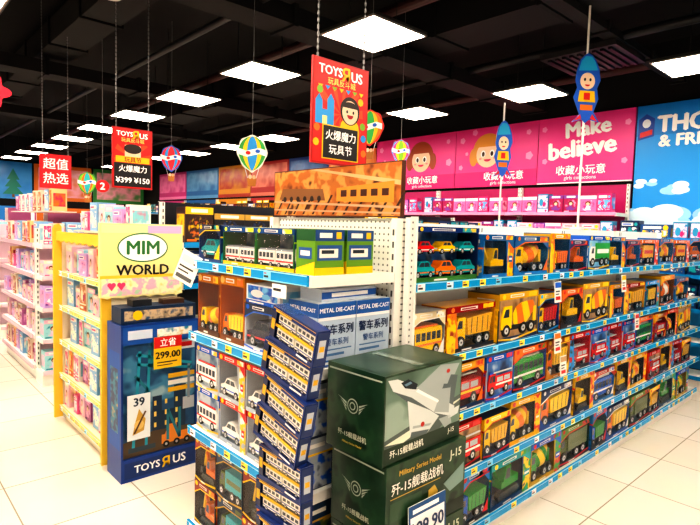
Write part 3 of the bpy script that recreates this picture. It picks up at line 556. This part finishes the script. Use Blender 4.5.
past=[carton(w,h,.14,*PA[i%9],style=(i*2+1)%3,what='pastel doll',name='doll_carton') for i,(w,h) in enumerate([(.1,.2),(.15,.16),(.09,.22),(.16,.18),(.08,.14),(.13,.21),(.11,.17),(.14,.215),(.07,.19),(.12,.15),(.1,.21)])]
for z in LYs: fill(MY,.02,1.04,z,past,'pastel toy cartons on the yellow shelving',rnd=rp,gap=.011,messy=1)
m=MB(); m.box(0,1.06,0,.3,0,.01,mat('#e8dcc0')); obj('shelf_board',m.mesh('shelf_board'),None,MY@Mx(0,.1,1.502),'pale top board over the pastel shelving','shelf')
fill(MY,.0,1.05,1.513,past,'pastel cartons on top of the yellow shelving',y=.12,gap=.015,rnd=rp,messy=1)
for q,(x,y0,y1,hh) in enumerate(((1.25,5.9,7.4,1.66),(1.35,8.5,10.3,1.75),(1.35,11.2,13.6,1.8))):
    Mu=Mx(x,y1,0,-90); wd=y1-y0; lv=[.15,.45,.75,1.05,1.35]
    shelf_unit(wd,.5,lv,hh,Mu,'white shelving unit packed with pink and white toys',rail='#e8c8d4',tags=False,back=mat('#a84878'))
    Me=Mx(x+.01,y0-.32,0); shelf_unit(.8,.3,lv,1.5,Me,'white end shelf facing the aisle with boxed toys',rail='#e8c8d4',tags=False,back=mat('#d8b8c8'))
    for z in (lv if q==0 else lv[2:]):
        if q<2: fill(Mu,.02,wd-.02,z,past,'pastel toy cartons on far shelving',rnd=rp,gap=.011,messy=1)
        if q==0: fill(Me,.02,.78,z,past,'pastel cartons on end shelves',rnd=rp,gap=.011,messy=.6)
    if q==0: m=MB(); m.box(0,wd,0,.3,0,.01,mat('#e8dcd0')); obj('shelf_board',m.mesh('shelf_board'),None,Mu@Mx(0,.1,hh+.002),'pale top board over pink toy shelving','shelf'); fill(Mu,.0,wd,hh+.013,past,'pastel cartons above far shelving',y=.12,gap=.03,rnd=rp,messy=1)
# central rear gondola
VI=[('#12305e','#1d62c9','#16a0a8'),('#1a1a22','#2a4a8a','#c8a040'),('#223a50','#16a0a8','#f07a12'),('#0f4f8f','#d8e8f4','#f5c400'),('#3a2018','#f07a12','#f5c400'),('#8a1414','#f2efe8','#1d62c9')]
dark=[carton(w,h,.15,*VI[i%6],style=i%3,what='dark blue toy') for i,(w,h) in enumerate([(.2,.24),(.26,.22),(.16,.25),(.3,.2),(.22,.26),(.24,.2)])]
lvC=[.15,.5,.85,1.15,1.45]
for i in range(3):
    Mc=Mx(1.72+i*1.25,3.62,0)
    shelf_unit(1.24,.45,lvC,1.75,Mc,'dark-backed shelving bay with blue boxed toys',tags=False,back=mat('#1a1c26'))
    for z in (lvC[3:] if i==0 else lvC[4:]): fill(Mc,.02,1.22,z,dark,'dark toy cartons on rear gondola',rnd=rp)
# ---------- right wall displays
pk=[carton(w,h,.12,*q,style=i%3,what='pink doll',name='doll_carton') for i,(w,h,q) in enumerate([(.16,.22,('#e0207a','#f8d0e0','#60b0e0')),(.2,.2,('#f070b0','#c02878','#f8d8e8')),(.14,.23,('#2090c0','#e8d0e8','#e0207a')),(.22,.2,('#f0b8d0','#e0207a','#f5c400')),(.18,.21,('#a81058','#f0a8c8','#8040a0')),(.15,.2,('#8040a8','#f070b0','#f0e0f0'))])]
lvW=[.15,.5,.85,1.2,1.52,1.85]
pkb=mat('#b81468')
for i in range(3):
    Mw=Mx(6.36,6.7-i*1.42,0,-90)
    shelf_unit(1.415,.42,lvW,2.2,Mw,'wall shelving with pink back panel and doll boxes',rail='#e89ac0',back=pkb,tags=False,group='pink wall shelving')
    for z in lvW[4:]: fill(Mw,.02,1.4,z,pk,'doll boxes along the pink wall',rnd=rp,gap=.012)
for i in range(2):
    Mw=Mx(6.36,2.42-i*1.42,0,-90)
    shelf_unit(1.415,.42,lvW[:5],1.68,Mw,'wall shelving with blue back panel under the blue banner',rail='#1187c4',back=mat('#1187c4'),tags=False,group='blue wall shelving')
    for z in (lvW[2:5] if i==0 else []): fill(Mw,.02,1.4,z,[dark[0],dark[3],pk[2],dark[1]],'toy boxes along the blue wall',rnd=rp,gap=.02)
def banner(y0,y1,z0,z1,c,label,paint,name='wall_banner'):
    w=y1-y0; m=MB(); m.box(0,w,0,.03,0,z1-z0,c); paint(m,w,z1-z0); return obj(name,m.mesh(name),None,Mx(6.765,y1,z0,-90),label,'banner')
def girl(hair,fx):
    def f(m,w,h):
        cx=w*fx; cz=h*.58
        m.disc(cx,cz+.03,.25,.24,hair,-.002)
        m.disc(cx,cz-.03,.19,.19,'#f6cfb0',-.003); m.disc(cx,cz+.08,.2,.1,hair,-.0035,20,0,180)
        for s in(-1,1): m.disc(cx+s*.075,cz-.02,.04,.05,'#ffffff',-.004); m.disc(cx+s*.072,cz-.025,.024,.036,'#3a2418',-.0045); m.disc(cx+s*.24,cz-.06,.07,.13,hair,-.0022); m.disc(cx+s*.12,cz-.09,.025,.015,'#f09898',-.004,10)
        m.disc(cx,cz-.10,.06,.035,'#d83060',-.004,12,180,360)
        for x,z,r_ in((.12,.7,.05),(.2,.5,.03),(w-.14,.72,.04),(w-.12,.4,.06),(.1,.3,.04),(w*.25,.8,.05)): m.disc(x,z,r_,r_,'#f890c8',-.002,5)
        m.rf(0,w,0,.22,'#d82080',-.0045); m.text('收藏小玩意',w*.62,.15,.12,'#ffffff',w=.75,off=.02,y=-.006); m.text('girls collections',w*.62,.045,.06,'#ffffff',w=.6,off=.01,y=-.006)
    return f
P='#ee4096'
banner(5.01,6.7,2.24,3.1,P,'pink wall banner with cartoon girl face and white lettering',girl('#a8481a',.6))
banner(3.66,5.0,2.24,3.1,P,'pink wall banner with long-haired cartoon girl and lettering',girl('#e09a3a',.42))
def mk(m,w,h):
    m.rf(0,w,0,.015,'#ffffff'); m.text('Make',w*.54,h*.8,.2,'#ffffff',w=.55,off=.05,rot=4,y=-.003); m.text('believe',w*.48,h*.52,.23,'#ffffff',w=.84,off=.05,rot=4,y=-.003)
    m.text('收藏小玩意',w*.48,.17,.12,'#ffffff',w=.75,off=.02,y=-.003); m.text('girls collections',w*.48,.065,.06,'#ffffff',w=.6,off=.01,y=-.003)
    for x,z in((.08,.72),(w-.08,.7),(.1,.3),(w-.1,.25)): m.disc(x,z,.04,.04,'#f890c8',-.002,5)
banner(2.44,3.65,2.24,3.1,P,'pink wall banner with large white playful lettering',mk)
def th(m,w,h):
    m.rf(0,w,0,h,'#149ae8'); m.rf(0,w,h*.75,h,'#0e84d4',-.0012)
    rc=random.Random(9); k=0
    for cx,cz,s in((.15,.12,.2),(.5,.1,.24),(.95,.12,.22),(1.5,.15,.24),(2.1,.12,.22),(.14,.5,.09),(.44,.44,.12),(1.0,.5,.12),(1.7,.6,.1)):
        for j in range(7):
            k+=1; rx=s*rc.uniform(.4,.8); m.disc(cx+rc.uniform(-s,s)*.9,cz+rc.uniform(-.3,.35)*s,rx,rx*.55,'#9ad6f6' if j<3 else '#d4eefc',-.0015-.00003*k,20)
    m.rf(0,w,0,.07,'#d4eefc',-.005)
    m.pf([(.02,1.0),(.19,1.04),(.19,1.24),(.1,1.3),(.02,1.24)],'#1048a8',-.0055); m.pf([(.04,1.03),(.17,1.06),(.17,1.12),(.04,1.09)],'#d81e1e',-.006); m.disc(.105,1.19,.045,.05,'#dfe6ee',-.006,18)
    m.text('THOMAS',.70,1.17,.18,'#ffffff',w=.94,off=.055,y=-.007,fixh=True); m.text('& FRIENDS',.69,.98,.13,'#ffffff',w=.88,off=.05,y=-.007,fixh=True)
banner(.0,2.42,1.70,3.1,'#0a6fc0','blue sky wall banner with clouds and bold white lettering',th)
cols=[('#d86a12','#e8a850'),('#123f86','#3a70b0'),('#a81818','#d87860'),('#c88a10','#a83018'),('#1167a4','#5898c4'),('#b8307a','#e080b0')]
y=6.72
for i,wd in enumerate((1.3,1.3,1.5,1.5,1.8,1.8)):
    c=cols[i]
    banner(y,y+wd-.02,2.24,3.0,c[0],'plain coloured wall banner above distant toy shelving',lambda m,w,h,c=c:(m.rf(.05,w-.05,.2,h-.06,pr((c[0],c[1],c[0]),2.2)),m.rf(0,w,0,.08,c[1])))
    Mw=Mx(6.36,y+wd-.02,0,-90)
    shelf_unit(wd-.03,.42,lvW,2.2,Mw,'distant wall shelving with boxed toys',back=mat(c[0]),tags=False)
    for z in lvW[5:]: fill(Mw,.02,wd-.05,z,dark,'toy boxes on distant wall shelving',rnd=rp,gap=.03)
    y+=wd
for i in range(5):
    c=['#1e7cc8','#c8307a','#1a78c0','#c86a12','#2f7e3b'][i]
    m=MB(); m.box(0,1.5,0,.03,0,1.0,c)
    m.rf(0,1.5,0,1,pr((c,'#3a90d0',c),1.6)) if i in(0,2) else m.rf(.1,1.4,.1,.9,pr((c,'#d898a8',c),2.5))
    if i==2:
        for k in range(3): m.pf([(.8+.05*k,.12+.2*k),(1.3-.05*k,.12+.2*k),(1.05,.42+.2*k)],'#0f7a6a',-.003-.001*k)
        m.rf(1.02,1.08,.04,.12,'#6a4020',-.003)
    obj('wall_banner',m.mesh('wall_banner'),None,Mx(-1.0+i*1.55,16.96,2.1),'coloured mural panel high on the distant wall','banner')
    Mw=Mx(-1.0+i*1.55,16.5,0); shelf_unit(1.5,.42,lvW[:5],1.9,Mw,'distant wall shelving with boxed toys',tags=False,back=mat(c))
# ---------- hanging signs
def hsign(M,w=.345,h=.47,style=0,chain=1.0):
    r=obj('hanging_sign',None,None,M,'red promotional sign with white lettering hung on chains' if style==1 else 'red promotional sign with black lettered panel, hung on chains','hanging sign',group='red hanging signs')
    m=MB(); m.box(0,w,0,.012,0,h,'#b81014')
    if style in(0,2):
        m.rf(.008,w-.008,.008,h-.008,'#d81a1a')
        for k in range(10):
            a0=math.radians(k*36); a1=math.radians(k*36+14); m.pf([(w*.5,h*.5),(w*.5+.14*math.cos(a0),h*.5+.17*math.sin(a0)),(w*.5+.14*math.cos(a1),h*.5+.17*math.sin(a1))],'#f0501c',-.0012)
        m.rf(.008,w-.008,h*.74,h-.008,'#d81a1a',-.0014)
        m.text('TOYS',w*.3,h*.9,.05,'#ffffff',w=w*.4,off=.04); m.text('Я',w*.57,h*.895,.06,'#f5c400',w=.05,off=.04); m.text('US',w*.77,h*.89,.05,'#ffffff',w=w*.2,off=.04)
        m.text('玩具反斗城',w*.5,h*.8,.032,'#ffe070',w=w*.6)
    if style==0:
        for i in range(7): m.pf([(.03+i*.042,h*.75),(.06+i*.042,h*.75),(.045+i*.042,h*.71)],['#f5c400','#1d9ae0','#7fb52a'][i%3],-.0018)
        m.disc(w*.66,h*.55,.062,.066,'#2a1a14',-.002); m.disc(w*.66,h*.535,.05,.055,'#f6cfb0',-.0025); m.disc(w*.66,h*.58,.052,.028,'#2a1a14',-.003,16,0,180)
        for s in(-1,1): m.disc(w*.66+s*.02,h*.54,.006,.008,'#1a1010',-.0035,8)
        m.disc(w*.66,h*.51,.02,.018,'#b01020',-.0035,12,180,360); m.disc(w*.66,h*.38,.06,.05,'#f5c400',-.0019,14)
        m.pf([(w*.05,h*.38),(w*.05,h*.6),(w*.11,h*.66),(w*.17,h*.6),(w*.17,h*.52),(w*.25,h*.52),(w*.25,h*.62),(w*.31,h*.68),(w*.37,h*.62),(w*.37,h*.38)],'#2a9ae0',-.002); m.rf(w*.17,w*.25,h*.38,h*.46,'#f5e0a0',-.0025)
        for x,z,c in((.85,.66,'#f5c400'),(.9,.42,'#7fb52a'),(.12,.7,'#7fb52a'),(.08,.34,'#f07a12'),(.92,.3,'#1d9ae0'),(.07,.2,'#f5c400'),(.93,.15,'#f07a12')): m.disc(w*x,h*z,.018,.018,c,-.0029,8)
        m.rf(w*.17,w*.83,h*.05,h*.38,'#f5c400',-.0032); m.rf(w*.19,w*.81,h*.06,h*.37,'#141018',-.0035); m.text('火爆魔力',w*.5,h*.285,.045,'#ffffff',w=w*.54,off=.02,y=-.004); m.text('玩具节',w*.5,h*.15,.045,'#ffffff',w=w*.44,off=.02,y=-.004)
    elif style==2:
        m.rf(w*.3,w*.7,h*.46,h*.72,'#f6cfb0',-.002); m.disc(w*.5,h*.66,w*.22,h*.08,'#2a1a14',-.0022); m.rf(w*.08,w*.92,h*.43,h*.53,'#f5c400',-.0025); m.text('玩具节',w*.5,h*.48,.04,'#a01010',w=w*.5,off=.02,y=-.003)
        m.rf(w*.04,w*.96,h*.03,h*.42,'#141018',-.003); m.text('火爆魔力',w*.5,h*.33,.05,'#ffffff',w=w*.7,off=.02,y=-.004); m.text('¥399 ¥150',w*.5,h*.14,.06,'#ffffff',w=w*.84,off=.03,y=-.004)
    elif style==1:
        m.rf(.006,w-.006,.006,h-.006,'#d81a2a'); m.text('超值',w*.5,h*.72,.14,'#ffffff',w=w*.78,off=.02); m.text('热选',w*.5,h*.3,.14,'#ffffff',w=w*.78,off=.02)
    obj('sign_face',m.mesh('sign_face'),r)
    m=MB(); n=int(chain/.03); m.cyl((0,0,0),(0,0,chain),.002,mat('#777777',.4,.6),6)
    for i in range(n): m.box(-.004,.004,-.003,.003,i*.03,i*.03+.018,mat('#777777',.4,.6))
    cm=m.mesh('chain')
    obj('chain',cm,r,Matrix.Translation((.03,.006,h))); obj('chain',cm,r,Matrix.Translation((w-.03,.006,h)))
    return r
hsign(Mx(1.50,1.9,1.885),chain=1.44)
hsign(Mx(1.395,4.12,1.84),w=.3,h=.45,chain=1.5,style=2)
hsign(Mx(1.34,6.0,1.90),w=.29,h=.34,style=1,chain=1.5)
m=MB(); m.cyl((0,0,0),(0,.02,0),.065,mat('#d8161a'),28); m.text('2',0,0,.07,'#ffffff',y=-.002,off=.04); m.cyl((0,.01,.06),(0,.01,1.86),.003,mat('#777777'),6)
obj('number_sign',m.mesh('number_sign'),None,Mx(1.9,5.9,1.95,-20),'round red hanging sign with a white number','hanging sign')
def balloon(M,cs,s,chain):
    r=obj('balloon_decoration',None,None,M,'flat printed hot-air balloon cutout hanging from ceiling','hanging decoration',group='balloon decorations')
    m=MB(); n=40
    def ell(fx,wob=0):
        o=[]
        for i in range(n):
            t=2*math.pi*i/n; k=1+wob*math.cos(8*t); pinch=1-(.35*max(0,-math.sin(t))**2)
            o.append((fx*.11*k*pinch*math.cos(t)*s,(.25+.125*k*math.sin(t)-.02*max(0,-math.sin(t)))*s))
        return o
    m.prism(ell(1,.04)[::-1],0,.006,cs[3])
    for j,(fx,c) in enumerate(((.9,cs[0]),(.62,cs[1]),(.34,cs[2]))):
        m.pf([(x,.25*s+(z-.25*s)*.93) for x,z in ell(fx)],c,-.001-.0005*j); m.pf([(x,.25*s+(z-.25*s)*.93) for x,z in ell(fx)][::-1],c,.007+.0005*j)
    m.pf([(-.11*s,.235*s),(-.04*s,.215*s),(.05*s,.24*s),(.1*s,.225*s),(.1*s,.27*s),(.05*s,.285*s),(-.04*s,.26*s),(-.11*s,.28*s)],'#f4f4f0',-.004); m.disc(-.03*s,.245*s,.018*s,.014*s,'#d81e1e',-.0045,12); m.disc(.04*s,.26*s,.018*s,.014*s,'#1d62c9',-.0045,12)
    m.prism([(-.035*s,.06*s),(-.028*s,0),(.028*s,0),(.035*s,.06*s)][::-1],0,.006,'#b0702a'); m.disc(-.012*s,.07*s,.014*s,.016*s,'#f6cfb0',-.001,12); m.disc(.016*s,.068*s,.013*s,.015*s,'#f0b890',-.0015,12)
    for q in(-.028,.028): m.cyl((q*s,.003,.05*s),(q*2*s,.003,.15*s),.002,mat('#dddddd'),6)
    obj('balloon',m.mesh('balloon'),r)
    m=MB(); m.cyl((0,.003,.37*s),(0,.003,.37*s+chain),.0015,mat('#888888'),6); obj('string',m.mesh('string'),r)
balloon(Mx(2.17,3.45,1.88,-30),('#3aa84b','#f5d020','#2a9ae0','#e8e8e0'),1.0,1.55)
balloon(Mx(2.6,5.8,2.05,-30),('#e02838','#1d9ae0','#e02838','#1d62c9'),1.05,1.36)
balloon(Mx(2.55,8.6,1.85,-30),('#7fc52a','#f07a12','#20b0b8','#3a8a3b'),1.2,1.5)
balloon(Mx(3.75,3.4,2.12,-30),('#e8408a','#f5c400','#7fb52a','#1d9ae0'),.8,1.38)
balloon(Mx(2.5,2.55,2.05,-60),('#f07a12','#f5c400','#2fae4b','#e02020'),.85,1.4)
def rocket(M,s,h0,h1,poleh):
    r=obj('rocket_decoration',None,None,M,'flat blue printed cutout figure fixed on a slim white pole','decoration',group='rocket poles')
    m=MB(); m.cyl((0,.02,0),(0,.02,poleh),.009,mat('#e8e6e0',.3),12); m.cyl((0,.02,0),(0,.02,.02),.05,mat('#e8e6e0'),16); obj('pole',m.mesh('pole'),r)
    m=MB(); H=h1-h0; w=.1*s
    def oy(t): return h0+H*t
    out=[(-w*.5,oy(.12)),(-w*1.1,oy(0)),(-w*.3,oy(.05)),(0,oy(.0)),(w*.3,oy(.05)),(w*1.1,oy(.02)),(w*.6,oy(.16)),(w*.95,oy(.35)),(w*.8,oy(.5)),(w*1.05,oy(.62)),(w*.9,oy(.78)),(w*.62,oy(.9)),(w*.3,oy(.97)),(0,h1),(-w*.3,oy(.97)),(-w*.62,oy(.9)),(-w*.85,oy(.76)),(-w*.95,oy(.6)),(-w*.78,oy(.5)),(-w*1.05,oy(.36))]
    m.prism(out[::-1],-.004,.004,'#1d62c9')
    m.pf([(-w*.75,oy(.74)),(w*.78,oy(.76)),(w*.55,oy(.88)),(w*.25,oy(.95)),(-w*.25,oy(.95)),(-w*.55,oy(.88))],'#20a8d8',-.005); m.disc(0,oy(.6),w*.6,H*.12,'#f6d8b8',-.005); m.disc(-w*.22,oy(.62),w*.09,w*.12,'#101820',-.0055,10); m.disc(w*.22,oy(.62),w*.09,w*.12,'#101820',-.0055,10); m.disc(0,oy(.55),w*.2,w*.14,'#d81e1e',-.0055,12,180,360)
    m.pf([(-w*.7,oy(.3)),(w*.7,oy(.3)),(w*.6,oy(.46)),(-w*.6,oy(.46))],'#f5c400',-.005); m.rf(-w*.25,w*.25,oy(.33),oy(.43),'#d81e1e',-.0055); m.rf(-w*.5,w*.5,oy(.18),oy(.26),'#f07a12',-.005)
    m.pf([(-w*.95,oy(.02)),(-w*.35,oy(.06)),(-w*.45,oy(.12))],'#d81e1e',-.005); m.pf([(w*.95,oy(.03)),(w*.5,oy(.13)),(w*.35,oy(.06))],'#d81e1e',-.005)
    obj('rocket',m.mesh('rocket'),r)
rocket(Mx(4.25,1.91,1.632,-35),1.05,.84,1.38,2.1)
rocket(Mx(4.85,3.0,0,-35),.9,2.15,2.72,2.9)
m=MB()
cl=[(.085*(1+.22*math.cos(5*t))*math.cos(t),.085*(1+.22*math.cos(5*t))*math.sin(t)) for t in [2*math.pi*i/60 for i in range(60)]]
m.prism(cl[::-1],0,.01,'#e0183a'); m.disc(0,0,.03,.03,'#f890b8',-.001,16); m.cyl((0,.005,.07),(0,.005,1.45),.002,mat('#888888'),6)
obj('flower_decoration',m.mesh('flower_decoration'),None,Mx(.62,3.9,2.36),'red flower cutout hanging on a thread','hanging decoration')
# ---------- camera & world
cd=bpy.data.cameras.new('camera'); cam=bpy.data.objects.new('camera',cd); COL.objects.link(cam)
cd.sensor_width=36; cd.lens=36*534/700; cd.clip_start=.05
Rt=Vector((.735,-.677,.0288)).normalized(); Bk=Vector((-.677,-.732,.0666)); Bk=(Bk-Rt*Bk.dot(Rt)).normalized(); Up=Bk.cross(Rt)
cam.matrix_world=Matrix(((Rt.x,Up.x,Bk.x,0),(Rt.y,Up.y,Bk.y,0),(Rt.z,Up.z,Bk.z,1.6),(0,0,0,1))); SC.camera=cam
w=bpy.data.worlds.new('world'); SC.world=w; w.use_nodes=True; w.node_tree.nodes['Background'].inputs[0].default_value=(1,.95,.9,1); w.node_tree.nodes['Background'].inputs[1].default_value=.3
SC.view_settings.view_transform='Standard'
try: SC.view_settings.look='High Contrast'
except Exception as e: print('look',e)
SC.view_settings.exposure=.15
